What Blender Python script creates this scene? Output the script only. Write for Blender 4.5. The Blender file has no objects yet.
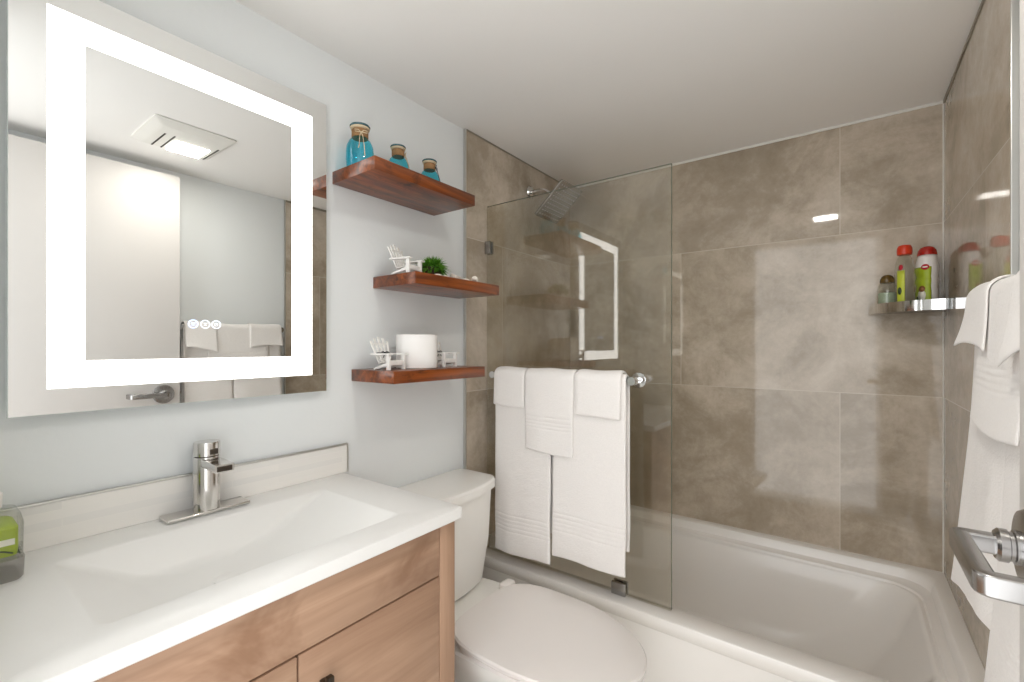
import bpy, bmesh, math, random
from mathutils import Vector, Matrix
random.seed(7)
C = bpy.context.scene.collection
PI = math.pi

# ------------------------------------------------------------------ camera, world, exposure
F_PX = 455.0
cam_d = bpy.data.cameras.new('camera')
cam_d.sensor_width = 36.0
cam_d.lens = F_PX / 1024.0 * 36.0
cam_d.shift_y = 5.0 / 1024.0
cam_d.clip_start = 0.01
cam = bpy.data.objects.new('camera', cam_d)
C.objects.link(cam)
cam.location = (1.22, 0.0, 1.24)
cam.rotation_euler = (PI / 2, 0, math.atan(336.0 / 455.0))
bpy.context.scene.camera = cam

world = bpy.data.worlds.new('world')
bpy.context.scene.world = world
world.use_nodes = True
bg = world.node_tree.nodes['Background']
bg.inputs[1].default_value = 2.1         # soft daylight of the hall behind the open doorway
bg.inputs[0].default_value = (0.97, 0.985, 1.0, 1)
FAN_GLOW = 56.0
LED_GLOW = 3.3

vs = bpy.context.scene.view_settings
vs.view_transform = 'Standard'
vs.look = 'None'
vs.gamma = 1.0
vs.use_curve_mapping = False
vs.exposure = 0.57
cy = bpy.context.scene.cycles
cy.max_bounces = 14
cy.diffuse_bounces = 7
cy.glossy_bounces = 8
cy.transmission_bounces = 12
cy.transparent_max_bounces = 24
cy.caustics_reflective = False
cy.caustics_refractive = False
cy.sample_clamp_indirect = 6.0

# ------------------------------------------------------------------ material helpers
def lin(r, g, b):
    f = lambda c: (c / 255 / 12.92) if c / 255 <= 0.04045 else ((c / 255 + 0.055) / 1.055) ** 2.4
    return (f(r), f(g), f(b), 1.0)

class NT:
    def __init__(s, name):
        s.m = bpy.data.materials.new(name); s.m.use_nodes = True
        s.t = s.m.node_tree; s.t.nodes.clear()
        s.out = s.n('ShaderNodeOutputMaterial')
    def n(s, typ, **kw):
        nd = s.t.nodes.new(typ)
        for k, v in kw.items(): setattr(nd, k, v)
        return nd
    def l(s, a, b): s.t.links.new(a, b)
    def set(s, sock, v):
        if hasattr(v, 'is_output'): s.l(v, sock)
        else: sock.default_value = v
    def bsdf(s, color, rough=0.5, metal=0.0, spec=0.5, **kw):
        b = s.n('ShaderNodeBsdfPrincipled')
        s.set(b.inputs['Base Color'], color); s.set(b.inputs['Roughness'], rough)
        b.inputs['Metallic'].default_value = metal
        b.inputs['Specular IOR Level'].default_value = spec
        for k, v in kw.items(): s.set(b.inputs[k.replace('_', ' ')], v)
        s.l(b.outputs[0], s.out.inputs[0]); return b
    def math(s, op, a, b=None, c=None):
        nd = s.n('ShaderNodeMath', operation=op)
        for i, v in enumerate((a, b, c)):
            if v is not None: s.set(nd.inputs[i], v)
        return nd.outputs[0]
    def mix(s, fac, a, b, mode='MIX'):
        nd = s.n('ShaderNodeMix', data_type='RGBA', blend_type=mode)
        s.set(nd.inputs['Factor'], fac); s.set(nd.inputs['A'], a); s.set(nd.inputs['B'], b)
        return nd.outputs['Result']
    def noise(s, vec, scale, detail=4, rough=0.55, dist=0.0):
        nd = s.n('ShaderNodeTexNoise'); s.l(vec, nd.inputs['Vector'])
        nd.inputs['Scale'].default_value = scale; nd.inputs['Detail'].default_value = detail
        nd.inputs['Roughness'].default_value = rough; nd.inputs['Distortion'].default_value = dist
        return nd.outputs[0]
    def ramp(s, fac, stops):
        nd = s.n('ShaderNodeValToRGB'); s.l(fac, nd.inputs[0])
        el = nd.color_ramp.elements
        el[0].position, el[0].color = stops[0]; el[1].position, el[1].color = stops[-1]
        for p, c in stops[1:-1]:
            e = el.new(p); e.color = c
        return nd.outputs[0]
    def coord(s, kind='Object'): return s.n('ShaderNodeTexCoord').outputs[kind]
    def mapping(s, vec, scale=(1, 1, 1), loc=(0, 0, 0), rot=(0, 0, 0)):
        nd = s.n('ShaderNodeMapping'); s.l(vec, nd.inputs[0])
        nd.inputs['Scale'].default_value = scale; nd.inputs['Location'].default_value = loc
        nd.inputs['Rotation'].default_value = rot
        return nd.outputs[0]
    def bump(s, h, strength, dist, b):
        nd = s.n('ShaderNodeBump'); s.l(h, nd.inputs['Height'])
        nd.inputs['Strength'].default_value = strength; nd.inputs['Distance'].default_value = dist
        s.l(nd.outputs[0], b.inputs['Normal'])

def plain(name, color, rough=0.5, metal=0.0, spec=0.5, var=0.03, scale=12.0, bump=0.0, **kw):
    t = NT(name); co = t.coord()
    nz = t.noise(co, scale, 3)
    dark = tuple(c * (1 - var * 2) for c in color[:3]) + (1,)
    col = t.mix(nz, dark, color)
    b = t.bsdf(col, rough, metal, spec, **kw)
    if bump: t.bump(t.noise(co, scale * 12, 2), bump, 0.002, b)
    return t.m

def paint_mat(name, color, rough=0.55, tex=0.12):
    t = NT(name); pos = t.n('ShaderNodeNewGeometry').outputs['Position']
    col = t.mix(t.noise(pos, 1.5, 3), tuple(c * 0.97 for c in color[:3]) + (1,), color)
    b = t.bsdf(col, rough, 0, 0.35)
    t.bump(t.noise(pos, 60, 3), tex, 0.002, b)
    return t.m

def tile_mat(name, axis, u0):
    """large honed concrete look porcelain, 1.2 x 0.61 m, running bond"""
    t = NT(name); pos = t.n('ShaderNodeNewGeometry').outputs['Position']
    sep = t.n('ShaderNodeSeparateXYZ'); t.l(pos, sep.inputs[0])
    cmb = t.n('ShaderNodeCombineXYZ')
    t.l(t.math('ADD', sep.outputs[axis], 0.6 - u0), cmb.inputs[0])
    t.l(t.math('ADD', sep.outputs[2], -0.450), cmb.inputs[1])
    br = t.n('ShaderNodeTexBrick'); t.l(cmb.outputs[0], br.inputs['Vector'])
    br.offset = 0.5; br.offset_frequency = 2
    br.inputs['Scale'].default_value = 1.0
    br.inputs['Brick Width'].default_value = 1.2; br.inputs['Row Height'].default_value = 0.61
    br.inputs['Mortar Size'].default_value = 0.0017; br.inputs['Mortar Smooth'].default_value = 0.3
    br.inputs['Bias'].default_value = 0.0
    br.inputs['Color1'].default_value = (0, 0, 0, 1); br.inputs['Color2'].default_value = (1, 1, 1, 1)
    # shift the mottling from tile to tile
    tw = t.n('ShaderNodeVectorMath', operation='MULTIPLY_ADD')
    t.l(br.outputs['Color'], tw.inputs[0]); tw.inputs[1].default_value = (3.1, 5.7, 2.3)
    t.l(pos, tw.inputs[2])
    v = tw.outputs[0]
    big = t.noise(v, 2.1, 7, 0.62, 0.7)
    mid = t.noise(v, 7.0, 9, 0.72, 0.4)
    fin = t.noise(v, 55, 4, 0.7)
    s1 = t.math('ADD', t.math('MULTIPLY', big, 0.60), t.math('MULTIPLY', mid, 0.32))
    s2 = t.math('ADD', s1, t.math('MULTIPLY', fin, 0.10))
    col = t.ramp(s2, [(0.36, lin(150, 137, 119)), (0.46, lin(168, 155, 137)), (0.54, lin(190, 177, 160)), (0.66, lin(216, 205, 190))])
    # faint vertical and horizontal dragged streaks
    st = t.noise(t.mapping(v, (14, 14, 1.0)), 1.0, 3)
    col = t.mix(t.math('MULTIPLY', t.ramp(st, [(0.45, (0, 0, 0, 1)), (0.75, (1, 1, 1, 1))]), 0.12), col, lin(190, 178, 160))
    col = t.mix(br.outputs['Fac'], col, lin(206, 197, 182))
    rough = t.ramp(mid, [(0.3, (0.02, 0.02, 0.02, 1)), (0.7, (0.06, 0.06, 0.06, 1))])
    b = t.bsdf(col, rough, 0, 0.5)
    return t.m

def wood_mat(name, stops, grain, rough, scale=1.0, dist=1.2, knots=None, coat=0.0, kn_scale=9.0):
    """grain: axis index along which the grain runs"""
    t = NT(name); co = t.coord()
    info = t.n('ShaderNodeObjectInfo')
    sh = t.n('ShaderNodeVectorMath', operation='MULTIPLY_ADD')
    t.l(info.outputs['Random'], sh.inputs[0]); sh.inputs[1].default_value = (3, 7, 5); t.l(co, sh.inputs[2])
    co = sh.outputs[0]
    sc = [22 * scale] * 3; sc[grain] = 1.6 * scale
    v = t.mapping(co, tuple(sc))
    a = t.noise(v, 1.0, 6, 0.6, dist)
    sc2 = [90 * scale] * 3; sc2[grain] = 3 * scale
    f = t.noise(t.mapping(co, tuple(sc2)), 1.0, 4, 0.6)
    sc3 = [6 * scale] * 3; sc3[grain] = 1.2 * scale
    g = t.noise(t.mapping(co, tuple(sc3)), 1.0, 2)
    s = t.math('ADD', t.math('MULTIPLY', a, 0.5), t.math('ADD', t.math('MULTIPLY', f, 0.22), t.math('MULTIPLY', g, 0.3)))
    col = t.ramp(s, stops)
    if knots:
        kv = [kn_scale] * 3; kv[grain] = kn_scale * 0.5
        k = t.noise(t.mapping(co, tuple(kv)), 1.0, 5, 0.65, 0.6)
        col = t.mix(t.ramp(k, [(0.53, (0, 0, 0, 1)), (0.66, (1, 1, 1, 1))]), col, knots)
    b = t.bsdf(col, rough, 0, 0.4)
    if coat:
        b.inputs['Coat Weight'].default_value = coat; b.inputs['Coat Roughness'].default_value = 0.15
    t.bump(f, 0.08, 0.002, b)
    return t.m

def clear_mat(name, tint, r0=0.05, gloss_rough=0.0):
    """thin clear sheet: straight-through transmission plus Schlick mirror reflection from both faces"""
    t = NT(name)
    g = t.n('ShaderNodeNewGeometry')
    dot = t.n('ShaderNodeVectorMath', operation='DOT_PRODUCT')
    t.l(g.outputs['Normal'], dot.inputs[0]); t.l(g.outputs['Incoming'], dot.inputs[1])
    c = t.math('ABSOLUTE', dot.outputs['Value'])
    p = t.math('POWER', t.math('SUBTRACT', 1.0, c), 5.0)
    fr = t.math('ADD', t.math('MULTIPLY', p, 1 - r0), r0)
    tr = t.n('ShaderNodeBsdfTransparent'); t.set(tr.inputs[0], tint)
    gl = t.n('ShaderNodeBsdfGlossy'); gl.inputs['Roughness'].default_value = gloss_rough
    mx = t.n('ShaderNodeMixShader'); t.l(fr, mx.inputs[0]); t.l(tr.outputs[0], mx.inputs[1]); t.l(gl.outputs[0], mx.inputs[2])
    t.l(mx.outputs[0], t.out.inputs[0])
    return t.m

def emit_mat(name, color, strength):
    t = NT(name)
    e = t.n('ShaderNodeEmission'); e.inputs[0].default_value = color; e.inputs[1].default_value = strength
    t.l(e.outputs[0], t.out.inputs[0]); return t.m

def towel_mat(name, color):
    t = NT(name); co = t.n('ShaderNodeNewGeometry').outputs['Position']
    n1 = t.noise(co, 260, 3, 0.7)
    n2 = t.noise(co, 30, 3, 0.6)
    col = t.mix(n1, tuple(c * 0.86 for c in color[:3]) + (1,), color)
    b = t.bsdf(col, 0.95, 0, 0.1, Sheen_Weight=0.25)
    h = t.math('ADD', n1, t.math('MULTIPLY', n2, 1.2))
    t.bump(h, 0.45, 0.004, b)
    return t.m

M = {}
M['paint'] = paint_mat('cool white wall paint', lin(230, 233, 233), 0.5, 0.2)
M['ceil'] = paint_mat('flat white ceiling paint', lin(244, 242, 239), 0.7, 0.06)
M['white_trim'] = plain('white caulk', lin(225, 222, 215), 0.5)
M['door'] = paint_mat('white door paint', lin(208, 204, 200), 0.4, 0.03)
M['tile_back'] = tile_mat('concrete look tile back', 0, 1.195)
M['tile_left'] = tile_mat('concrete look tile left', 1, 2.17)
M['tile_right'] = tile_mat('concrete look tile right', 1, 2.17)
M['floor'] = plain('pale stone floor tile', lin(234, 230, 222), 0.35, var=0.06, scale=5)
M['chrome'] = plain('polished chrome', (0.80, 0.80, 0.80, 1), 0.07, 1.0, var=0.02)
M['nickel'] = plain('brushed nickel', (0.42, 0.41, 0.40, 1), 0.24, 1.0, var=0.04, scale=40)
M['faucet'] = plain('satin nickel', (0.72, 0.70, 0.67, 1), 0.14, 1.0, var=0.03)
M['dark_metal'] = plain('dark bronze metal', (0.10, 0.085, 0.07, 1), 0.35, 1.0)
M['alu'] = plain('aluminium edge trim', (0.66, 0.65, 0.62, 1), 0.3, 1.0)
M['mirror'] = plain('silvered mirror', (0.86, 0.87, 0.86, 1), 0.0, 1.0, var=0.0)
M['mirror_edge_lit'] = plain('mirror edge with painted light', lin(228, 236, 234), 0.2)  # pale colour paints the bright lit line along the mirror's rim
M['mirror_back'] = plain('grey mirror back box', lin(120, 122, 122), 0.5)
M['led'] = emit_mat('frosted light band', (1.0, 0.985, 0.95, 1), LED_GLOW)
M['icon'] = emit_mat('glowing touch icon', (0.60, 0.72, 1.0, 1), 1.5)
M['icon_white'] = emit_mat('pale touch icon', (0.85, 0.92, 1.0, 1), 1.2)
M['fan_lens'] = emit_mat('fan light lens', (1.0, 0.965, 0.90, 1), FAN_GLOW)
M['fan_white'] = plain('white plastic', lin(232, 230, 224), 0.4)
M['dark_slot'] = plain('dark vent slot', lin(70, 66, 60), 0.8)
M['porcelain'] = plain('white porcelain', lin(238, 236, 231), 0.12, 0, 0.5, var=0.01)
M['seat'] = plain('white toilet seat plastic', lin(236, 231, 227), 0.22, 0, 0.5, var=0.01)
M['tub'] = plain('warm white tub enamel', lin(238, 234, 229), 0.16, 0, 0.5, var=0.012, scale=4)
M['counter'] = plain('white cultured marble', lin(233, 232, 229), 0.3, 0, 0.5, var=0.01)
M['glass'] = clear_mat('clear shower glass', (0.925, 0.92, 0.885, 1), 0.075)
M['glass_edge'] = plain('green glass edge', lin(92, 100, 84), 0.2)
M['shelf'] = wood_mat('red brown stained wood', [(0.34, lin(46, 22, 11)), (0.46, lin(92, 44, 18)), (0.56, lin(134, 68, 26)), (0.70, lin(170, 92, 40))], 1, 0.30, 1.0, 1.8, lin(34, 17, 11), 0.25, 13.0)
M['oak'] = wood_mat('light brown oak', [(0.32, lin(132, 101, 80)), (0.45, lin(160, 127, 103)), (0.57, lin(178, 145, 120)), (0.74, lin(198, 168, 143))], 1, 0.45, 0.7, 0.9, lin(146, 112, 88), 0, 5.0)
M['oak_v'] = wood_mat('light brown oak upright', [(0.32, lin(132, 101, 80)), (0.45, lin(160, 127, 103)), (0.57, lin(178, 145, 120)), (0.74, lin(198, 168, 143))], 2, 0.45, 0.7, 0.9)
M['gap'] = plain('dark cabinet gap', lin(60, 42, 32), 0.8)
M['towel'] = towel_mat('white terry', lin(243, 239, 235))
M['blue_glass'] = None
M['twine'] = plain('brown twine', lin(170, 130, 88), 0.9, var=0.2, scale=200)
M['twine_pale'] = plain('pale twine', lin(226, 208, 176), 0.9, var=0.1, scale=200)
M['navy'] = plain('dark blue ribbon', lin(24, 48, 70), 0.6)
M['lip_glass'] = plain('teal glass lip', lin(60, 96, 104), 0.12)
M['wht_wood'] = plain('white painted wood', lin(240, 238, 234), 0.55, var=0.05, scale=60)
M['black'] = plain('black ribbon', lin(22, 22, 22), 0.6)
M['paper'] = plain('white tissue paper', lin(242, 240, 237), 0.95, var=0.02, bump=0.1)
M['shell'] = plain('white shell', lin(240, 232, 220), 0.4, var=0.08, scale=60)
M['pot'] = plain('dark brown pot', lin(60, 40, 28), 0.7)
M['brown_cap'] = plain('olive brown cap', lin(96, 74, 30), 0.25)
M['red_cap'] = plain('orange red cap', lin(214, 62, 32), 0.3)
M['red_dome'] = plain('deep red cap', lin(176, 34, 24), 0.22)
M['white_plastic'] = plain('white bottle plastic', lin(238, 234, 230), 0.3)
M['clear'] = clear_mat('clear bottle plastic', (0.93, 0.94, 0.91, 1), 0.06, 0.03)
M['clear_grey'] = clear_mat('clear grey plastic', (0.80, 0.79, 0.78, 1), 0.06, 0.05)
M['grey_plastic'] = plain('pale grey plastic', lin(188, 184, 182), 0.3)
M['label_white'] = plain('white label print', lin(240, 238, 226), 0.4)
M['label_red'] = plain('red label emblem', lin(196, 30, 50), 0.4)
M['label_dark'] = plain('dark leaf print', lin(40, 60, 24), 0.4)
M['label_green'] = plain('lime green label', lin(170, 190, 40), 0.4, var=0.12, scale=30)
M['label_yellow'] = plain('yellow green label', lin(196, 206, 60), 0.4, var=0.10, scale=30)
M['fruit'] = plain('brown fruit print', lin(150, 96, 54), 0.4, var=0.1)

def colored_glass(name, col):
    t = NT(name)
    b = t.bsdf(col, 0.03, 0, 0.5)
    b.inputs['Transmission Weight'].default_value = 0.75
    b.inputs['IOR'].default_value = 1.35
    return t.m
M['blue_glass'] = clear_mat('turquoise glass', (0.25, 0.82, 0.93, 1), 0.06, 0.02)

def leaf_mat():
    t = NT('green grass blades'); co = t.coord()
    col = t.ramp(t.noise(co, 60, 2), [(0.3, lin(34, 84, 14)), (0.52, lin(92, 152, 40)), (0.72, lin(158, 206, 84))])
    t.bsdf(col, 0.5, 0, 0.3); return t.m
M['leaf'] = leaf_mat()

def splash_mat():
    t = NT('linear glass mosaic'); pos = t.n('ShaderNodeNewGeometry').outputs['Position']
    sep = t.n('ShaderNodeSeparateXYZ'); t.l(pos, sep.inputs[0])
    cmb = t.n('ShaderNodeCombineXYZ'); t.l(sep.outputs[1], cmb.inputs[0]); t.l(t.math('ADD', sep.outputs[2], -0.862), cmb.inputs[1])
    br = t.n('ShaderNodeTexBrick'); t.l(cmb.outputs[0], br.inputs['Vector']); br.offset = 0.37
    br.inputs['Scale'].default_value = 1.0; br.inputs['Brick Width'].default_value = 0.30; br.inputs['Row Height'].default_value = 0.0165
    br.inputs['Mortar Size'].default_value = 0.0006; br.inputs['Color1'].default_value = lin(236, 233, 228); br.inputs['Color2'].default_value = lin(228, 226, 222)
    br.inputs['Mortar'].default_value = lin(236, 233, 228)
    rough = t.ramp(t.noise(pos, 30, 2), [(0.4, (0.1, 0.1, 0.1, 1)), (0.6, (0.3, 0.3, 0.3, 1))])
    t.bsdf(br.outputs['Color'], 0.22, 0, 0.5); return t.m
M['splash'] = splash_mat()

# ------------------------------------------------------------------ object helpers
def link(name, bm, mat, parent=None, smooth=False, mods=None, mats=None):
    me = bpy.data.meshes.new(name)
    bmesh.ops.recalc_face_normals(bm, faces=bm.faces[:])
    bm.to_mesh(me); bm.free()
    for mm in (mats or [mat]): me.materials.append(mm)
    o = bpy.data.objects.new(name, me); C.objects.link(o)
    if parent: o.parent = parent
    if smooth:
        for p in me.polygons: p.use_smooth = True
    if mods:
        mods(o)
        dg = bpy.context.evaluated_depsgraph_get(); dg.update()
        m2 = bpy.data.meshes.new_from_object(o.evaluated_get(dg))
        o.modifiers.clear(); o.data = m2
    if smooth == 'auto':
        me = o.data
        b2 = bmesh.new(); b2.from_mesh(me)
        for e in b2.edges:
            if len(e.link_faces) == 2 and e.calc_face_angle(0) > 0.6: e.smooth = False
        for f in b2.faces: f.smooth = True
        b2.to_mesh(me); b2.free()
    return o

def tag(o, label, cat, group=None):
    o['label'] = label; o['category'] = cat
    if group: o['group'] = group
    return o
def thing(name, label, cat, loc=(0, 0, 0), rz=0, group=None):
    o = bpy.data.objects.new(name, None); o.empty_display_size = 0.05
    C.objects.link(o); o.location = loc; o.rotation_euler = (0, 0, rz)
    return tag(o, label, cat, group)
def struct(name, bm, mat, **kw):
    o = link(name, bm, mat, **kw); o['kind'] = 'structure'; return o
def dup(root, loc, label, rz=None):
    r = root.copy(); C.objects.link(r); r.location = loc; r['label'] = label
    if rz is not None: r.rotation_euler = (0, 0, rz)
    for ch in list(root.children):
        c = ch.copy(); C.objects.link(c); c.parent = r
        for g in list(ch.children):
            d = g.copy(); C.objects.link(d); d.parent = c
    return r

def box(bm, lo, hi, bev=0.0, seg=2, rot=None, piv=None):
    lo, hi = Vector(lo), Vector(hi)
    tmp = bmesh.new()
    bmesh.ops.create_cube(tmp, size=1.0)
    d = hi - lo; c = (lo + hi) / 2
    for v in tmp.verts: v.co = Vector((v.co.x * d.x, v.co.y * d.y, v.co.z * d.z)) + c
    if bev: bmesh.ops.bevel(tmp, geom=tmp.edges[:], offset=bev, segments=seg, profile=0.5, affect='EDGES', clamp_overlap=True)
    if rot is not None:
        p = Vector(piv) if piv is not None else c
        for v in tmp.verts: v.co = rot @ (v.co - p) + p
    merge(bm, tmp)
def merge(bm, tmp):
    me = bpy.data.meshes.new('tmp'); tmp.to_mesh(me); tmp.free(); bm.from_mesh(me); bpy.data.meshes.remove(me)
def bx(lo, hi, bev=0.0, seg=2, **kw):
    bm = bmesh.new(); box(bm, lo, hi, bev, seg, **kw); return bm
def quad(bm, pts):
    vs_ = [bm.verts.new(p) for p in pts]; bm.faces.new(vs_)
def loft(bm, rings, cap0=True, cap1=True, closed=True):
    R = [[bm.verts.new(p) for p in r] for r in rings]
    n = len(R[0])
    for a, b in zip(R[:-1], R[1:]):
        for i in range(n if closed else n - 1):
            j = (i + 1) % n
            bm.faces.new((a[i], a[j], b[j], b[i]))
    if cap0: bm.faces.new(R[0][::-1])
    if cap1: bm.faces.new(R[-1])
    return R
def rring(x0, x1, y0, y1, r, z, n=6):
    r = max(min(r, (x1 - x0) / 2 - 1e-5, (y1 - y0) / 2 - 1e-5), 1e-4)
    pts = []
    for cx, cy_, a0 in ((x1 - r, y1 - r, 0), (x0 + r, y1 - r, 90), (x0 + r, y0 + r, 180), (x1 - r, y0 + r, 270)):
        for k in range(n + 1):
            a = math.radians(a0 + 90 * k / n)
            pts.append((cx + r * math.cos(a), cy_ + r * math.sin(a), z))
    return pts
def lathe(bm, prof, seg=32, center=(0, 0, 0), axis='z', cap0=True, cap1=True, sx=1.0, sy=1.0):
    rings = []
    for r, h in prof:
        ring = []
        for i in range(seg):
            a = 2 * PI * i / seg
            p = (r * math.cos(a) * sx, r * math.sin(a) * sy, h)
            if axis == 'x': p = (h, r * math.cos(a), r * math.sin(a))
            if axis == 'y': p = (r * math.sin(a), h, r * math.cos(a))
            ring.append((p[0] + center[0], p[1] + center[1], p[2] + center[2]))
        rings.append(ring)
    loft(bm, rings, cap0, cap1)
def tube(bm, pts, r, seg=12, square=None):
    pts = [Vector(p) for p in pts]
    rings = []; prev = None
    for i, p in enumerate(pts):
        d = (pts[min(i + 1, len(pts) - 1)] - pts[max(i - 1, 0)]).normalized()
        up = Vector((0, 0, 1)) if abs(d.z) < 0.95 else Vector((0, 1, 0))
        s = d.cross(up).normalized(); u = s.cross(d).normalized()
        ring = []
        if square:
            hw, hh, rr = square
            for q in rring(-hw, hw, -hh, hh, rr, 0, 4): ring.append(p + s * q[0] + u * q[1])
        else:
            for k in range(seg):
                a = 2 * PI * k / seg; ring.append(p + s * r * math.cos(a) + u * r * math.sin(a))
        rings.append(ring)
    loft(bm, rings)
def sweep_corner(path, rad, n=6):
    """round the corners of a polyline"""
    path = [Vector(p) for p in path]; out = [path[0]]
    for a, b, c in zip(path[:-2], path[1:-1], path[2:]):
        d1 = (a - b).normalized(); d2 = (c - b).normalized()
        p0 = b + d1 * rad; p1 = b + d2 * rad
        for k in range(n + 1):
            t_ = k / n; out.append((1 - t_) ** 2 * p0 + 2 * (1 - t_) * t_ * b + t_ * t_ * p1)
    out.append(path[-1]); return out

# ------------------------------------------------------------------ room shell
W = 1.499; YB = 2.17; ZC = 2.095; YT = 1.335; T = 0.010     # T: tile thickness
YR = 0.02                                                   # inner face of the rear wall
struct('floor', bx((-0.1, -0.12, -0.06), (W + 0.1, YB + 0.1, 0)), M['floor'])
struct('ceiling', bx((-0.1, -0.12, ZC), (W + 0.1, YB + 0.1, ZC + 0.08)), M['ceil'])
struct('wall_left', bx((-0.1, -0.12, 0), (0, YB + 0.1, ZC)), M['paint'])
struct('wall_right', bx((W, -0.12, 0), (W + 0.1, YB + 0.1, ZC)), M['paint'])
struct('wall_back', bx((0, YB, 0), (W, YB + 0.1, ZC)), M['tile_back'])
bm = bmesh.new()
box(bm, (0, -0.10, 0), (0.58, YR, ZC)); box(bm, (0.58, -0.10, 2.06), (1.43, YR, ZC)); box(bm, (1.43, -0.10, 0), (W, YR, ZC))
struct('wall_rear', bm, M['paint'])
struct('wall_shower_left', bx((0, YT, 0.0), (T, YB, ZC)), M['tile_left'])
YTR = 1.356
struct('wall_shower_right', bx((W - T, YTR, 0.0), (W, YB, ZC)), M['tile_right'])
struct('trim_1', bx((0, YT - 0.006, 0), (T + 0.002, YT, ZC), 0.001), M['alu'])
struct('trim_2', bx((W - T - 0.002, YTR - 0.006, 0), (W, YTR, ZC), 0.001), M['alu'])
struct('trim_3', bx((T, YB - 0.006, ZC - 0.010), (W - T, YB, ZC), 0.002), M['white_trim'])
struct('trim_4', bx((W - T - 0.004, YB - 0.004, 0.44), (W - T, YB, ZC - 0.010), 0.001), M['white_trim'])

M['bronze'] = plain('shadow gap edge trim', lin(140, 132, 118), 0.45)  # edge trim, with the ceiling's shadow gap put into its dull colour
struct('trim_5', bx((W - T - 0.003, YTR, ZC - 0.012), (W - T, YB - 0.006, ZC), 0.001), M['bronze'])
struct('trim_6', bx((T, YT, ZC - 0.006), (T + 0.003, YB - 0.006, ZC), 0.001), M['bronze'])

# door, open against the right wall, its lever on the room face
XD = 1.385
door = struct('door_1', bx((XD, YR + 0.01, 0.012), (XD + 0.035, 0.800, 2.04), 0.002), M['door'])
HY, HZ = 0.733, 1.018
h = bmesh.new()
lathe(h, [(0.030, 0), (0.042, 0.002), (0.0425, 0.008), (0.040, 0.012), (0.026, 0.014)], 40, (0, 0, 0), 'x')
for v in h.verts: v.co = Vector((XD - v.co.x, HY + v.co.y, HZ + v.co.z))
handle = link('door_handle', h, M['nickel'], door, smooth='auto'); 
handle['label'] = 'brushed nickel lever handle'
h = bmesh.new()
lathe(h, [(0.0185, 0.012), (0.0185, 0.018), (0.016, 0.019), (0.016, 0.022), (0.018, 0.023), (0.018, 0.030), (0.015, 0.033)], 32, (0, 0, 0), 'x')
for v in h.verts: v.co = Vector((XD - v.co.x, HY + v.co.y, HZ + v.co.z))
link('collar', h, M['nickel'], handle, smooth='auto')
h = bmesh.new()
path = [(XD - 0.028, HY, HZ), (XD - 0.062, HY, HZ), (XD - 0.062, HY - 0.128, HZ), (XD - 0.012, HY - 0.128, HZ)]
tube(h, sweep_corner(path, 0.007, 4), 0.01, square=(0.0085, 0.0105, 0.003))
link('lever', h, M['nickel'], handle, smooth='auto')
h = bx((XD + 0.004, 0.7985, HZ - 0.028), (XD + 0.031, 0.8012, HZ + 0.028), 0.0008); link('latch_plate', h, M['nickel'], door)
h = bx((XD + 0.011, 0.800, HZ - 0.008), (XD + 0.024, 0.808, HZ + 0.008), 0.002); link('latch_bolt', h, M['nickel'], door)

# ------------------------------------------------------------------ bathtub
tub = thing('bathtub', 'warm white alcove bathtub below the grey tiled walls', 'bathtub', (0, 0, 0))
XT0, XT1, YF, YTB = T + 0.0006, W - T - 0.0006, 1.402, YB - 0.0006
ZR, ZL = 0.400, 0.450
N = 10
b = bmesh.new()
rings = [rring(XT0, XT1, YF + 0.012, YTB, 0.004, 0.0, N),
         rring(XT0, XT1, YF + 0.012, YTB, 0.004, ZR - 0.050, N),
         rring(XT0, XT1, YF + 0.004, YTB, 0.004, ZR - 0.040, N),
         rring(XT0, XT1, YF, YTB, 0.004, ZR - 0.016, N),
         rring(XT0, XT1, YF + 0.004, YTB, 0.005, ZR - 0.004, N),
         rring(XT0, XT1, YF + 0.013, YTB, 0.006, ZR, N),
         rring(0.085, 1.408, 1.480, 2.106, 0.11, ZR, N),
         rring(0.089, 1.403, 1.486, 2.101, 0.11, ZR - 0.004, N),
         rring(0.093, 1.397, 1.492, 2.096, 0.115, ZR - 0.016, N),
         rring(0.105, 1.350, 1.505, 2.082, 0.15, ZR - 0.12, N),
         rring(0.120, 1.270, 1.520, 2.066, 0.18, ZR - 0.24, N),
         rring(0.150, 1.190, 1.545, 2.040, 0.18, 0.095, N),
         rring(0.190, 1.120, 1.585, 2.000, 0.16, 0.070, N),
         rring(0.260, 1.040, 1.640, 1.940, 0.13, 0.064, N)]
loft(b, rings, False, True)
link('basin', b, M['tub'], tub, smooth='auto')
# raised tiling ledge round the three walls
b = bmesh.new()
def ledge_ring(ins, z, r):
    return rring(XT0 + ins, XT1 - ins, YF - 0.5, YTB - ins, r, z, N)
prof = [(0.072, ZR - 0.002, 0.10), (0.068, ZR + 0.006, 0.10), (0.054, ZR + 0.011, 0.09), (0.047, ZR + 0.017, 0.085), (0.042, ZL - 0.014, 0.08), (0.036, ZL - 0.004, 0.075), (0.026, ZL, 0.07), (0.0001, ZL + 0.0004, 0.008), (0.0, ZR - 0.002, 0.008)]
R = [[Vector(p) for p in ledge_ring(*q)][: 2 * (N + 1)] for q in prof]
for r in R:
    r.insert(0, Vector((r[0].x, YF + 0.075, r[0].z))); r.append(Vector((r[-1].x, YF + 0.075, r[-1].z)))
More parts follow.
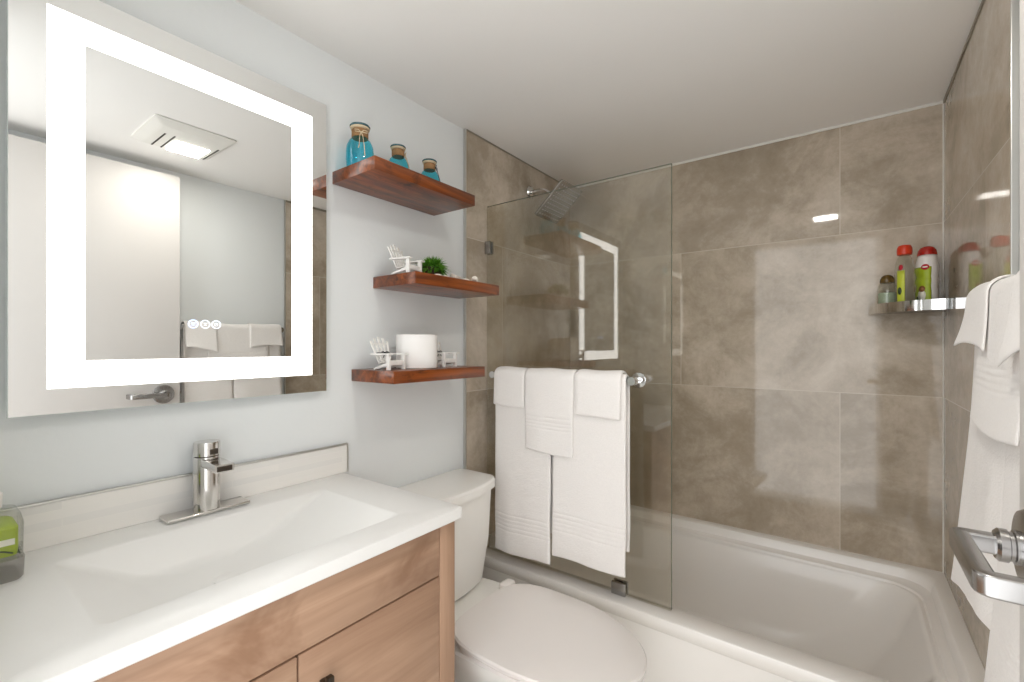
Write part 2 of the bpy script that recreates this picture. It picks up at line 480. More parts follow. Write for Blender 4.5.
# ends fall away to the rim
VV = [[b.verts.new(p) for p in r] for r in R]
for a, c in zip(VV[:-1], VV[1:]):
    for i in range(len(a) - 1): b.faces.new((a[i], a[i + 1], c[i + 1], c[i]))
b.faces.new([v[0] for v in VV]); b.faces.new([v[-1] for v in VV][::-1])
link('wall_ledge', b, M['tub'], tub, smooth='auto')
b = bmesh.new(); lathe(b, [(0.001, 0.0645), (0.030, 0.0655), (0.033, 0.067), (0.034, 0.0645)], 28, (0.33, 1.79, 0.002)); link('drain', b, M['chrome'], tub, smooth='auto')

# ------------------------------------------------------------------ glass screen
gl = thing('shower_screen', 'clear frameless glass panel standing on the front rim of the bathtub', 'shower screen', (0, 0, 0))
GY0, GY1 = 1.456, 1.464
link('glass_pane', bx((0.015, GY0, 0.406), (0.770, GY1, 1.817), 0.0006, 1), M['glass'], gl)
def edge_strip(lo, hi): return bx(lo, hi)
link('polished_edge', bx((0.7702, GY0 + 0.0005, 0.406), (0.7712, GY1 - 0.0005, 1.817)), M['glass_edge'], gl)
link('polished_edge', bx((0.015, GY0 + 0.0005, 1.8172), (0.7712, GY1 - 0.0005, 1.8182)), M['glass_edge'], gl)
for zz in (1.646,):
    b = bx((T + 0.0005, GY0 - 0.010, zz - 0.026), (T + 0.027, GY0 - 0.0005, zz + 0.026), 0.002); box(b, (T + 0.0005, GY1 + 0.0005, zz - 0.026), (T + 0.027, GY1 + 0.010, zz + 0.026), 0.002)
    c = link('wall_clamp', b, M['nickel'], gl, smooth='auto')
b = bx((0.572, GY0 - 0.012, ZR + 0.0005), (0.622, GY0 - 0.0005, ZR + 0.042), 0.002); box(b, (0.572, GY1 + 0.0005, ZR + 0.0005), (0.622, GY1 + 0.010, ZR + 0.042), 0.002)
link('rim_clamp', b, M['nickel'], gl, smooth='auto')
link('bottom_seal', bx((0.015, GY0 + 0.001, ZR + 0.0005), (0.770, GY1 - 0.001, 0.4058)), M['glass'], gl)

# ------------------------------------------------------------------ towel bars
def towel_bar(label, p0, p1, wall_dir, wall_d):
    t = thing('towel_bar', label, 'towel bar', (0, 0, 0))
    p0, p1 = Vector(p0), Vector(p1); wd = Vector(wall_dir)
    b = bmesh.new(); tube(b, [p0, p1], 0.008, 20); link('bar', b, M['chrome'], t, smooth='auto')
    d = (p1 - p0).normalized()
    for p in (p0, p1):
        ax = 'y' if abs(wd.y) > 0.5 else 'x'; s = wd.y if ax == 'y' else wd.x
        b = bmesh.new()
        lathe(b, [(0.0135, -0.014 * s), (0.0145, -0.011 * s), (0.0145, 0.012 * s), (0.0105, 0.016 * s), (0.0105, (wall_d - 0.010) * s), (0.024, (wall_d - 0.009) * s), (0.0255, (wall_d - 0.006) * s), (0.0255, (wall_d - 0.0005) * s)], 28, p, ax)
        link('post', b, M['chrome'], t, smooth='auto')
    return t
BY, BZ = 1.398, 1.128
towel_bar('chrome towel bar mounted on the glass screen above the bathtub rim', (0.100, BY, BZ), (0.667, BY, BZ), (0, 1, 0), GY0 - BY)
BX, BZ2 = 1.442, 1.332
towel_bar('chrome towel bar on the white wall beside the open door', (BX, 0.815, BZ2), (BX, 1.302, BZ2), (1, 0, 0), W - BX)

# ------------------------------------------------------------------ towels
def smoothstep(a, b, x):
    t_ = max(0, min(1, (x - a) / (b - a))); return t_ * t_ * (3 - 2 * t_)
def towel(label, a0, a1, zbar, r_in, thick, z_front, z_back, place, cat='towel', bands=(), wave=0.004, flare=0.0, seed=0, skew=0.0, group=None, taper=0.0, sag=0.0, hemwave=0.010, scallop=0.0, grad=0.0, w0=0.0):
    """a folded towel over a bar. local frame: a = along bar, d = outward (front), z = up; place(a,d,z) -> world"""
    rnd = random.Random(seed); ph = [rnd.uniform(0, 6.28) for _ in range(6)]
    na = max(8, int((a1 - a0) / 0.010)); rm = r_in + thick / 2
    lf = zbar - z_front; lb = zbar - z_back; arc = PI * rm
    step = 0.004 if bands else 0.008
    nf = int(lf / step); nb = int(lb / step)
    S = [(-1, lf * (1 - i / nf)) for i in range(nf)] + [(0, PI * k / 10) for k in range(11)] + [(1, lb * (i + 1) / nb) for i in range(nb)]
    b = bmesh.new(); rows = []
    for side, q in S:
        row = []
        for i in range(na + 1):
            u = i / na; a = a0 + (a1 - a0) * u
            edge = 4 * u * (1 - u)
            if side == -1: d, z, depth = rm, zbar - q, q
            elif side == 1: d, z, depth = -rm, zbar - q, q
            else: d, z, depth = rm * math.cos(q), zbar + rm * math.sin(q), 0
            k = smoothstep(w0, w0 + 0.32, depth)
            nz = math.sin(a * 38 + ph[0]) * 0.5 + math.sin(a * 71 + ph[1] + depth * 3) * 0.3 + math.sin(a * 21 + ph[2] - depth * 4) * 0.6
            off = wave * nz * k
            if side == -1:
                off = max(off, -0.002) + flare * (0.25 + 0.75 * u ** grad if grad else 1.0) * (depth / lf) ** 1.7
                d += off
                # woven bands
                for z0, z1, amp in bands:
                    m = smoothstep(z0 - 0.002, z0 + 0.002, z) * (1 - smoothstep(z1 - 0.002, z1 + 0.002, z)); d -= amp * m
                frac = depth / lf
                z += (skew * (u - 0.5) + hemwave * math.sin(a * 17 + ph[3]) * 0.6 - scallop * (abs(2 * u - 1) ** 3 - 0.5)) * frac ** 2
            elif side == 1:
                d -= max(0, off) * 0.3
            else:
                z += sag * math.sin(u * PI) + 0.0015 * math.sin(a * 45 + ph[4])
            mid = (a0 + a1) / 2
            a += (a - mid) * taper * min(1, depth / 0.4) + 0.0018 * math.sin(z * 23 + ph[5]) * k
            row.append((a, d, z))
        rows.append(row)
    V = [[b.verts.new(p) for p in r] for r in rows]
    for r0, r1 in zip(V[:-1], V[1:]):
        for i in range(na): b.faces.new((r0[i], r0[i + 1], r1[i + 1], r1[i]))
    bmesh.ops.recalc_face_normals(b, faces=b.faces[:])
    # give it the thickness of a folded towel with rounded edges: offset both ways with soft border
    b.normal_update()
    nrm = {v: v.normal.copy() for v in b.verts}
    faces = [[v for v in f.verts] for f in b.faces]
    border = []
    e = [ed for ed in b.edges if len(ed.link_faces) == 1]
    top, bot = {}, {}
    bset = set(v for ed in e for v in ed.verts)
    co = {v: v.co.copy() for v in b.verts}
    b2 = bmesh.new()
    for v in co:
        hgt = thick / 2 * (0.55 if v in bset else 1.0)
        top[v] = b2.verts.new(co[v] + nrm[v] * hgt); bot[v] = b2.verts.new(co[v] - nrm[v] * hgt)
    for f in faces:
        b2.faces.new([top[v] for v in f]); b2.faces.new([bot[v] for v in reversed(f)])
    for ed in e:
        v0, v1 = ed.verts
        b2.faces.new((top[v0], bot[v0], bot[v1], top[v1]))
    for v in b2.verts: v.co = place(*v.co)
    b.free()
    def mods(o):
        m = o.modifiers.new('s', 'SUBSURF'); m.levels = 1; m.render_levels = 1
    o = link('towel', b2, M['towel'], smooth=True, mods=mods)
    return tag(o, label, cat, group)
on_glass = lambda a, d, z: Vector((a, BY - d, z))
bandset = lambda z: [(z, z + 0.055, 0.0022), (z + 0.066, z + 0.069, 0.0018), (z + 0.076, z + 0.079, 0.0018), (z + 0.086, z + 0.089, 0.0018)]
t_ = 0.014
towel('white bath towel on the glass screen bar, left one beside the toilet tank', 0.120, 0.372, BZ, 0.0095, 0.012, 0.462, 0.56, on_glass, 'bath towel',
      [(0.545, 0.548, 0.0022), (0.560, 0.563, 0.0022), (0.575, 0.578, 0.0022), (0.590, 0.593, 0.0022), (0.605, 0.609, 0.0022)], 0.0045, 0.006, 1, skew=-0.004, w0=0.24)
towel('white bath towel on the glass screen bar, right one nearer the bar end', 0.380, 0.652, BZ, 0.0095, 0.012, 0.502, 0.57, on_glass, 'bath towel',
      [(0.592, 0.596, 0.0022), (0.607, 0.610, 0.0022), (0.622, 0.625, 0.0022), (0.637, 0.640, 0.0022), (0.652, 0.656, 0.0022)], 0.003, 0.006, 2, skew=0.010, w0=0.24)
towel('white hand towel draped in the middle over two bath towels on the glass screen', 0.266, 0.470, BZ, 0.0225, 0.010, 0.862, 1.0, on_glass, 'hand towel',
      [(0.945, 0.948, 0.0022), (0.957, 0.960, 0.0022), (0.969, 0.972, 0.0022), (0.985, 0.989, 0.0022)], 0.0025, 0.004, 3, taper=-0.06)
towel('white washcloth left of the hand towel on the glass screen bar', 0.122, 0.264, BZ, 0.0225, 0.010, 1.016, 1.05, on_glass, 'washcloth', (), 0.002, 0.003, 4, taper=0.1, sag=0.001)
towel('white washcloth right of the hand towel on the glass screen bar', 0.476, 0.640, BZ, 0.0225, 0.010, 1.004, 1.05, on_glass, 'washcloth', (), 0.002, 0.004, 5, skew=0.006, taper=-0.06)

on_wall = lambda a, d, z: Vector((BX - d, a, z))
towel('white bath towel on the wall bar, farther one beside the tile edge', 1.046, 1.294, BZ2, 0.0085, 0.008, 0.765, 0.85, on_wall, 'bath towel', [(0.83, 0.834, 0.003), (0.845, 0.849, 0.003)], 0.004, 0.036, 11, scallop=0.015, grad=0.5, w0=0.2)
towel('white bath towel on the wall bar, nearer one behind the door lever', 0.825, 1.0435, BZ2, 0.0085, 0.008, 0.690, 0.80, on_wall, 'bath towel', [(0.790, 0.793, 0.002), (0.805, 0.808, 0.002), (0.82, 0.823, 0.002)], 0.004, 0.034, 12, w0=0.2)
towel('white hand towel hanging over the bath towels on the wall bar beside the door', 0.925, 1.225, BZ2, 0.0172, 0.0065, 1.095, 1.12, on_wall, 'hand towel',
      [(1.165, 1.168, 0.002), (1.177, 1.180, 0.002), (1.189, 1.192, 0.002), (1.203, 1.206, 0.0018)], 0.0025, 0.013, 13, w0=0.08)
towel('white washcloth on the wall bar, farther one next to the corner shelf', 1.125, 1.296, BZ2, 0.0245, 0.006, 1.236, 1.24, on_wall, 'washcloth', (), 0.0015, 0.020, 14, skew=0.008, scallop=0.006, grad=1.6)
towel('white washcloth on the wall bar, nearer one by the door edge', 0.828, 0.968, BZ2, 0.0245, 0.006, 1.225, 1.24, on_wall, 'washcloth', (), 0.002, 0.018, 15, skew=-0.02, scallop=0.008)

# ------------------------------------------------------------------ vanity
VY0, VY1 = 0.026, 0.788; VX = 0.470; ZK0, ZK1 = 0.834, 0.862
van = thing('vanity_cabinet', 'light brown wood-grain vanity cabinet under the white countertop', 'cabinet', (0, 0, 0))
b = bmesh.new()
box(b, (0.006, VY0, 0.10), (VX - 0.020, VY0 + 0.018, ZK0)); box(b, (0.006, VY1 - 0.018, 0.10), (VX - 0.020, VY1, ZK0))
box(b, (0.006, VY0, 0.10), (VX - 0.020, VY1, 0.118)); box(b, (0.006, VY0 + 0.018, 0.118), (0.016, VY1 - 0.018, ZK0))
link('carcass', b, M['oak_v'], van)
link('gap_shade_sheet', bx((VX - 0.024, VY0 + 0.02, 0.12), (VX - 0.021, VY1 - 0.02, ZK0 - 0.002)), M['gap'], van)  # dark sheet just behind the fronts, its colour standing for shade in the gaps
for y0, y1 in ((VY0, VY0 + 0.048), (VY1 - 0.048, VY1)):
    link('stile', bx((VX - 0.050, y0, 0.002), (VX, y1, ZK0 - 0.003), 0.002), M['oak_v'], van, smooth='auto')
dy0, dy1 = VY0 + 0.050, VY1 - 0.050; ym = 0.406
link('drawer_front', bx((VX - 0.020, dy0, 0.716), (VX - 0.001, dy1, ZK0 - 0.007), 0.0025), M['oak'], van, smooth='auto')
for y0, y1, hy in ((dy0, ym - 0.0015, ym - 0.045), (ym + 0.0015, dy1, ym + 0.043)):
    d = link('cabinet_door', bx((VX - 0.020, y0, 0.125), (VX - 0.001, y1, 0.7125), 0.0025), M['oak'], van, smooth='auto')
    b = bx((VX + 0.018, hy - 0.006, 0.535), (VX + 0.030, hy + 0.006, 0.665), 0.002)
    box(b, (VX - 0.001, hy - 0.005, 0.550), (VX + 0.020, hy + 0.005, 0.560), 0.001); box(b, (VX - 0.001, hy - 0.005, 0.640), (VX + 0.020, hy + 0.005, 0.650), 0.001)
    link('pull_handle', b, M['dark_metal'], d, smooth='auto')
link('toe_kick', bx((VX - 0.09, VY0 + 0.018, 0.002), (VX - 0.075, VY1 - 0.018, 0.10)), M['gap'], van)

ct = thing('countertop', 'white vanity countertop with a moulded rectangular sink basin', 'countertop', (0, 0, 0))
CX0, CX1, CY0, CY1 = 0.0035, 0.489, 0.0235, 0.796
n = 8
b = bmesh.new()
bx0, bx1, by0, by1 = 0.105, 0.408, 0.165, 0.668
rings = [rring(CX0 + 0.03, CX1 - 0.03, CY0 + 0.02, CY1 - 0.02, 0.006, ZK0 + 0.0005, n), rring(CX0, CX1 - 0.002, CY0, CY1 - 0.002, 0.006, ZK0 + 0.0005, n), rring(CX0, CX1, CY0, CY1, 0.007, ZK0 + 0.003, n), rring(CX0, CX1, CY0, CY1, 0.007, ZK1 - 0.004, n),
         rring(CX0, CX1 - 0.001, CY0, CY1 - 0.001, 0.007, ZK1 - 0.0012, n), rring(CX0, CX1 - 0.004, CY0, CY1 - 0.004, 0.007, ZK1, n),
         rring(bx0 - 0.006, bx1 + 0.006, by0 - 0.006, by1 + 0.006, 0.018, ZK1, n),
         rring(bx0 - 0.002, bx1 + 0.002, by0 - 0.002, by1 + 0.002, 0.016, ZK1 - 0.001, n),
         rring(bx0 + 0.002, bx1 - 0.002, by0 + 0.003, by1 - 0.003, 0.015, ZK1 - 0.004, n),
         rring(bx0 + 0.030, bx1 - 0.020, by0 + 0.085, by1 - 0.150, 0.030, ZK1 - 0.058, n),
         rring(bx0 + 0.040, bx1 - 0.030, by0 + 0.110, by1 - 0.185, 0.040, ZK1 - 0.068, n),
         rring(bx0 + 0.070, bx1 - 0.060, by0 + 0.150, by1 - 0.225, 0.045, ZK1 - 0.072, n)]
loft(b, rings, False, True)
link('basin_top', b, M['counter'], ct, smooth='auto')
b = bmesh.new(); lathe(b, [(0.001, 0.004), (0.018, 0.0045), (0.022, 0.002), (0.0225, 0.0)], 24, (0.256, 0.38, ZK1 - 0.0718)); link('drain', b, M['counter'], ct, smooth='auto')

bs = thing('backsplash', 'low white mosaic tile backsplash behind the faucet with metal edge', 'backsplash', (0, 0, 0))
link('tile_strip', bx((0.0006, 0.0235, ZK1 + 0.0006), (0.010, 0.804, 0.943)), M['splash'], bs)
b = bx((0.0006, 0.0235, 0.9432), (0.0112, 0.809, 0.948), 0.001); box(b, (0.0006, 0.8042, ZK1 + 0.0006), (0.0112, 0.809, 0.9432), 0.001)
link('edge_trim', b, M['alu'], bs)

# faucet
FY, FX = 0.422, 0.042
fa = thing('faucet', 'satin nickel single-handle faucet standing behind the sink basin', 'faucet', (FX, FY, ZK1))
link('deck_plate', bx((-0.027, -0.083, 0.0006), (0.027, 0.083, 0.009), 0.003, 3), M['faucet'], fa, smooth='auto')
b = bmesh.new(); lathe(b, [(0.026, 0.0092), (0.026, 0.126), (0.0255, 0.1275)], 40); link('body', b, M['faucet'], fa, smooth='auto')
b = bmesh.new()
tube(b, [(0.010, 0, 0.117), (0.060, 0, 0.1155), (0.095, 0, 0.1140)], 0.01, square=(0.019, 0.0085, 0.002)); sp = link('spout', b, M['faucet'], fa, smooth='auto')
b = bx((0.0945, -0.015, 0.1080), (0.0962, 0.015, 0.1190), 0.0005); link('aerator', b, M['dark_metal'], sp)
b = bmesh.new(); lathe(b, [(0.023, 0.1277), (0.023, 0.1300)], 36); link('gap_ring', b, M['dark_metal'], fa, smooth='auto')
b = bmesh.new(); lathe(b, [(0.026, 0.1302), (0.0262, 0.158), (0.025, 0.1605), (0.001, 0.1610)], 40)
hd = link('handle', b, M['faucet'], fa, smooth='auto')
b = bx((0.014, -0.004, 0.1330), (0.0268, 0.014, 0.1460), 0.002); link('handle_recess', b, M['dark_metal'], hd)

# soap pack in a clear cup, far left end of the counter
so = thing('soap_bottle', 'clear soap bottle with lime green label at the left end of the countertop', 'soap bottle', (0.098, 0.092, ZK1 + 0.0006))
b = bmesh.new(); loft(b, [rring(-0.044, 0.044, -0.030, 0.030, 0.012, 0, 6), rring(-0.048, 0.048, -0.033, 0.033, 0.014, 0.005, 6), rring(-0.049, 0.049, -0.034, 0.034, 0.014, 0.035, 6)])
link('base', b, M['clear_grey'], so, smooth='auto')
b = bmesh.new(); loft(b, [rring(-0.047, 0.047, -0.032, 0.032, 0.014, 0.0355, 6), rring(-0.048, 0.048, -0.033, 0.033, 0.014, 0.09, 6), rring(-0.045, 0.045, -0.030, 0.030, 0.014, 0.104, 6), rring(-0.02, 0.02, -0.016, 0.016, 0.012, 0.112, 6)])
link('bottle_body', b, M['clear'], so, smooth='auto')
b = bmesh.new(); lathe(b, [(0.012, 0.1125), (0.013, 0.135), (0.010, 0.138)], 20); link('cap', b, M['white_plastic'], so, smooth='auto')
b = bmesh.new()
loft(b, [rring(-0.040, 0.040, -0.026, 0.026, 0.010, 0.040, 6), rring(-0.041, 0.041, -0.027, 0.027, 0.010, 0.050, 6), rring(-0.041, 0.041, -0.027, 0.027, 0.010, 0.084, 6), rring(-0.036, 0.036, -0.022, 0.022, 0.010, 0.088, 6)])
lb = link('label', b, M['label_green'], so, smooth='auto')
b = bx((0.0412, -0.020, 0.058), (0.0418, 0.022, 0.068), 0.0002); link('white_print', b, M['label_white'], lb)
b = bmesh.new()
tube(b, [(0.0418, -0.02 + 0.01 * k, 0.047 + 0.006 * math.sin(k * 0.9)) for k in range(5)], 0.0012, 8); link('leaf_print', b, M['label_dark'], lb)
b = bmesh.new()
tube(b, [(-0.030 + 0.014 * k, 0.0275, 0.046 + 0.006 * math.sin(k * 1.1)) for k in range(6)], 0.0014, 8); link('leaf_print', b, M['label_dark'], lb)

# ------------------------------------------------------------------ lit mirror
mi = thing('mirror', 'rectangular wall mirror with a bright frosted light band above the vanity', 'mirror', (0, 0, 0))
MY0, MY1, MZ0, MZ1, MX = 0.116, 0.727, 1.112, 1.924, 0.030
link('back_box', bx((0.0005, MY0 + 0.05, MZ0 + 0.05), (MX - 0.0052, MY1 - 0.05, MZ1 - 0.05)), M['mirror_back'], mi)
link('mirror_backing', bx((MX - 0.005, MY0, MZ0), (MX - 0.0012, MY1, MZ1)), M['mirror_edge_lit'], mi)
link('mirror_glass', bx((MX - 0.001, MY0 + 0.0015, MZ0 + 0.0015), (MX, MY1 - 0.0015, MZ1 - 0.0015)), M['mirror'], mi)
b = bmesh.new()
o0, o1, p0, p1 = 0.1655, 0.682, 1.1605, 1.8725; i0, i1, j0, j1 = 0.218, 0.626, 1.212, 1.8235
x0 = MX + 0.0003; x1 = MX + 0.0009
box(b, (x0, o0, p0), (x1, o1, j0)); box(b, (x0, o0, j1), (x1, o1, p1)); box(b, (x0, o0, j0), (x1, i0, j1)); box(b, (x0, i1, j0), (x1, o1, j1))
link('light_band', b, M['led'], mi)
def ring_icon(y, z, mat, kind):
    b = bmesh.new(); r0, r1 = 0.0078, 0.0100
    lathe(b, [(r0, 0), (r1, 0), (r1, 0.0005), (r0, 0.0005), (r0, 0)], 32, (x0, y, z), 'x', False, False)
    if kind == 0:
        for k in (-1, 0, 1): tube(b, [(x0 + 0.0003, y - 0.0045 + 0.0015 * q, z + 0.003 * k + 0.0008 * math.sin(q * 1.5)) for q in range(7)], 0.0005, 6)
    elif kind == 1:
        box(b, (x0, y - 0.0045, z + 0.002), (x0 + 0.0005, y + 0.0045, z + 0.003)); box(b, (x0, y - 0.003, z - 0.003), (x0 + 0.0005, y + 0.003, z - 0.002)); box(b, (x0, y - 0.0005, z - 0.003), (x0 + 0.0005, y + 0.0005, z + 0.003))
    else:
        lathe(b, [(0.003, 0), (0.004, 0), (0.004, 0.0005), (0.003, 0.0005), (0.003, 0)], 20, (x0, y, z), 'x', False, False); box(b, (x0, y - 0.0005, z), (x0 + 0.0005, y + 0.0005, z + 0.005))
    link('touch_button', b, mat, mi)
ring_icon(0.399, 1.290, M['icon'], 0); ring_icon(0.423, 1.290, M['icon_white'], 1); ring_icon(0.4455, 1.290, M['icon_white'], 2)

# ------------------------------------------------------------------ ceiling fan light
fx0, fx1, fy0, fy1 = 0.885, 1.190, 0.565, 0.845
fan = thing('exhaust_fan_light', 'square white ceiling exhaust fan with a lit rectangular lens', 'fan light', (0, 0, 0))
b = bmesh.new()
zf = ZC - 0.0005
loft(b, [rring(fx0, fx1, fy0, fy1, 0.012, zf, 6), rring(fx0, fx1, fy0, fy1, 0.012, zf - 0.004, 6), rring(fx0 + 0.035, fx1 - 0.02, fy0 + 0.03, fy1 - 0.012, 0.012, zf - 0.016, 6), rring(fx0 + 0.045, fx1 - 0.025, fy0 + 0.04, fy1 - 0.02, 0.012, zf - 0.018, 6)])
link('housing', b, M['fan_white'], fan, smooth='auto')
link('lens', bx((1.040, 0.680, zf - 0.0215), (1.165, 0.798, zf - 0.0185), 0.0012), M['fan_lens'], fan)
for y in (0.630, 0.662, 0.818):
    link('vent_slot', bx((1.00, y - 0.003, zf - 0.0192), (1.165, y + 0.003, zf - 0.0178)), M['dark_slot'], fan)

# ------------------------------------------------------------------ shelves
TH = 0.036; SD = 0.200
shelves = {}
for key, y0, y1, z0, lab in (('top', 0.762, 1.170, 1.716, 'topmost red brown wooden wall shelf, carrying three turquoise glass jars'),
                             ('mid', 0.905, 1.303, 1.424, 'middle red brown wooden wall shelf, carrying a green plant'),
                             ('low', 0.826, 1.222, 1.133, 'lowest red brown wooden wall shelf, carrying a white paper roll')):
    o = link('wall_shelf', bx((0.0005, y0, z0), (SD, y1, z0 + TH), 0.0015), M['shelf'], smooth='auto')
    tag(o, lab, 'shelf', 'wooden wall shelves'); shelves[key] = z0 + TH + 0.0004

# turquoise jars
def make_jar(label, loc, hgt, rad, rz):
    t = thing('glass_jar', label, 'jar', loc, rz, 'turquoise jars on the top shelf')
    b = bmesh.new()
    H, r = hgt, rad
    prof = [(r * 0.55, 0), (r * 0.80, 0.003), (r * 0.93, H * 0.06), (r, H * 0.22), (r, H * 0.42), (r * 0.95, H * 0.54), (r * 0.78, H * 0.65), (r * 0.57, H * 0.715), (r * 0.54, H * 0.80), (r * 0.54, H * 0.93)]
    lathe(b, prof, 36); link('bottle_body', b, M['blue_glass'], t, smooth=True)
    b = bmesh.new(); lathe(b, [(r * 0.57, H * 0.725), (r * 0.60, H * 0.74), (r * 0.60, H * 0.88), (r * 0.56, H * 0.90)], 32); nk = link('twine_wrap', b, M['twine'], t, smooth='auto')
    b = bmesh.new(); lathe(b, [(r * 0.56, H * 0.902), (r * 0.68, H * 0.915), (r * 0.71, H * 0.945), (r * 0.5, H * 0.949)], 32); link('collar', b, M['twine_pale'], t, smooth='auto')
    b = bmesh.new(); lathe(b, [(r * 0.55, H * 0.950), (r * 0.72, H * 0.953), (r * 0.74, H * 0.975), (r * 0.70, H * 0.995), (r * 0.5, H)], 32); link('lip', b, M['lip_glass'], t, smooth='auto')
    b = bmesh.new()
    for s in (-1, 1):
        loop = [(r * 0.60, s * 0.001, H * 0.80), (r * 0.72, s * 0.008, H * 0.83), (r * 0.74, s * 0.018, H * 0.82), (r * 0.72, s * 0.017, H * 0.78), (r * 0.66, s * 0.006, H * 0.79), (r * 0.62, 0, H * 0.80)]
        tube(b, loop, 0.0012, 8)
        tail = [(r * 0.62, 0, H * 0.80), (r * 0.80, s * 0.004, H * 0.70), (r * 1.04, s * 0.007, H * 0.45), (r * 1.06, s * 0.009, H * (0.25 if s > 0 else 0.4))]
        tube(b, tail, 0.0012, 8)
    link('twine_bow', b, M['twine_pale'], t, smooth='auto')
    return t
make_jar('largest turquoise glass jar, at the left end of the top shelf', (0.064, 0.812, shelves['top']), 0.135, 0.0395, -0.5)
make_jar('small turquoise glass jar with pale twine, middle one on the top shelf', (0.070, 0.948, shelves['top']), 0.121, 0.0330, 0.9)
j3 = make_jar('small turquoise glass jar with a dark bow, right one on the top shelf', (0.070, 1.083, shelves['top']), 0.120, 0.0335, 0.7)
for ch in j3.children:
    if ch.name.startswith('twine_bow'): ch.data.materials[0] = M['navy']

# miniature garden chairs
def make_chair(label, loc, rz, ribbon=True):
    """faces +x; about 0.1 m tall"""
    t = thing('toy_chair', label, 'miniature chair', loc, rz, 'miniature white chairs')
    th = math.radians(20)
    b = bmesh.new()
    for k, hh in zip((-2, -1, 0, 1, 2), (0.060, 0.068, 0.072, 0.068, 0.060)):
        rot = Matrix.Rotation(-th, 3, 'Y') @ Matrix.Rotation(math.radians(-5.0 * k), 3, 'X')
        box(b, (-0.021, k * 0.0110 - 0.0042, 0.022), (-0.0175, k * 0.0110 + 0.0042, 0.030 + hh), 0.0006, 1, rot=rot, piv=(-0.020, k * 0.011, 0.026))
    box(b, (-0.0255, -0.026, 0.040), (-0.0225, 0.026, 0.047), 0.0006, 1); box(b, (-0.037, -0.028, 0.074), (-0.034, 0.028, 0.080), 0.0006, 1)
    link('backrest', b, M['wht_wood'], t)
    b = bx((0.030, -0.0265, 0.014), (0.034, 0.0265, 0.028), 0.0006, 1)
    rot = Matrix.Rotation(math.radians(9), 3, 'Y')
    for k in range(5): box(b, (-0.020 + k * 0.0105, -0.025, 0.0255), (-0.0105 + k * 0.0105, 0.025, 0.0285), 0.0006, 1, rot=rot.inverted(), piv=(0.03, 0, 0.027))
    link('seat', b, M['wht_wood'], t)
    for s in (-1, 1):
        link('armrest', bx((-0.032, s * 0.034 - 0.0085, 0.0440), (0.042, s * 0.034 + 0.0085, 0.0490), 0.0008, 1), M['wht_wood'], t)
        link('leg', bx((0.024, s * 0.031 - 0.004, 0.0), (0.036, s * 0.031 + 0.004, 0.0439), 0.0006, 1), M['wht_wood'], t)
        bb = bx((-0.036, s * 0.0275 - 0.003, 0.0135), (0.030, s * 0.0275 + 0.003, 0.0245), 0.0006, 1, rot=Matrix.Rotation(math.radians(18), 3, 'Y').inverted(), piv=(0.03, 0, 0.024))
        for v in bb.verts: v.co.z = max(v.co.z, 0.0)
        link('leg', bb, M['wht_wood'], t)
    if ribbon:
        b = bmesh.new()
        for s in (-1, 1):
            tube(b, [(-0.0165, 0, 0.050), (-0.0155, s * 0.006, 0.054), (-0.0155, s * 0.013, 0.053), (-0.0160, s * 0.012, 0.048), (-0.0165, 0, 0.050)], 0.0014, 8)
            tube(b, [(-0.0165, 0, 0.050), (-0.0145, s * 0.004, 0.043), (-0.0125, s * 0.010, 0.036)], 0.0012, 8)
        tube(b, [(-0.0235, -0.0265, 0.050), (-0.0195, -0.014, 0.050), (-0.0185, 0, 0.050), (-0.0195, 0.014, 0.050), (-0.0235, 0.0265, 0.050)], 0.0013, 8)
        link('ribbon', b, M['black'], t, smooth='auto')
    return t
ch_low = make_chair('miniature white garden chair with black ribbon, left of the paper roll', (0.110, 0.880, shelves['low']), 0.12)
dup(ch_low, (0.105, 1.110, shelves['low']), 'miniature white garden chair right of the paper roll on the lowest shelf', 0.12)
make_chair('miniature white garden chair beside the green plant on the middle shelf', (0.112, 0.944, shelves['mid']), 0.25, False)

# toilet roll
tr = thing('toilet_roll', 'white toilet paper roll standing upright on the lowest shelf', 'toilet roll', (0.105, 0.995, shelves['low']))
b = bmesh.new(); lathe(b, [(0.021, 0.0), (0.062, 0.0), (0.065, 0.002), (0.065, 0.105), (0.062, 0.107), (0.021, 0.107), (0.021, 0.0)], 48, (0, 0, 0), 'z', False, False); link('paper', b, M['paper'], tr, smooth='auto')
b = bmesh.new(); lathe(b, [(0.0195, 0.0005), (0.0208, 0.0005), (0.0208, 0.1065), (0.0195, 0.1065), (0.0195, 0.0005)], 32, (0, 0, 0), 'z', False, False); link('core', b, M['twine'], tr, smooth='auto')

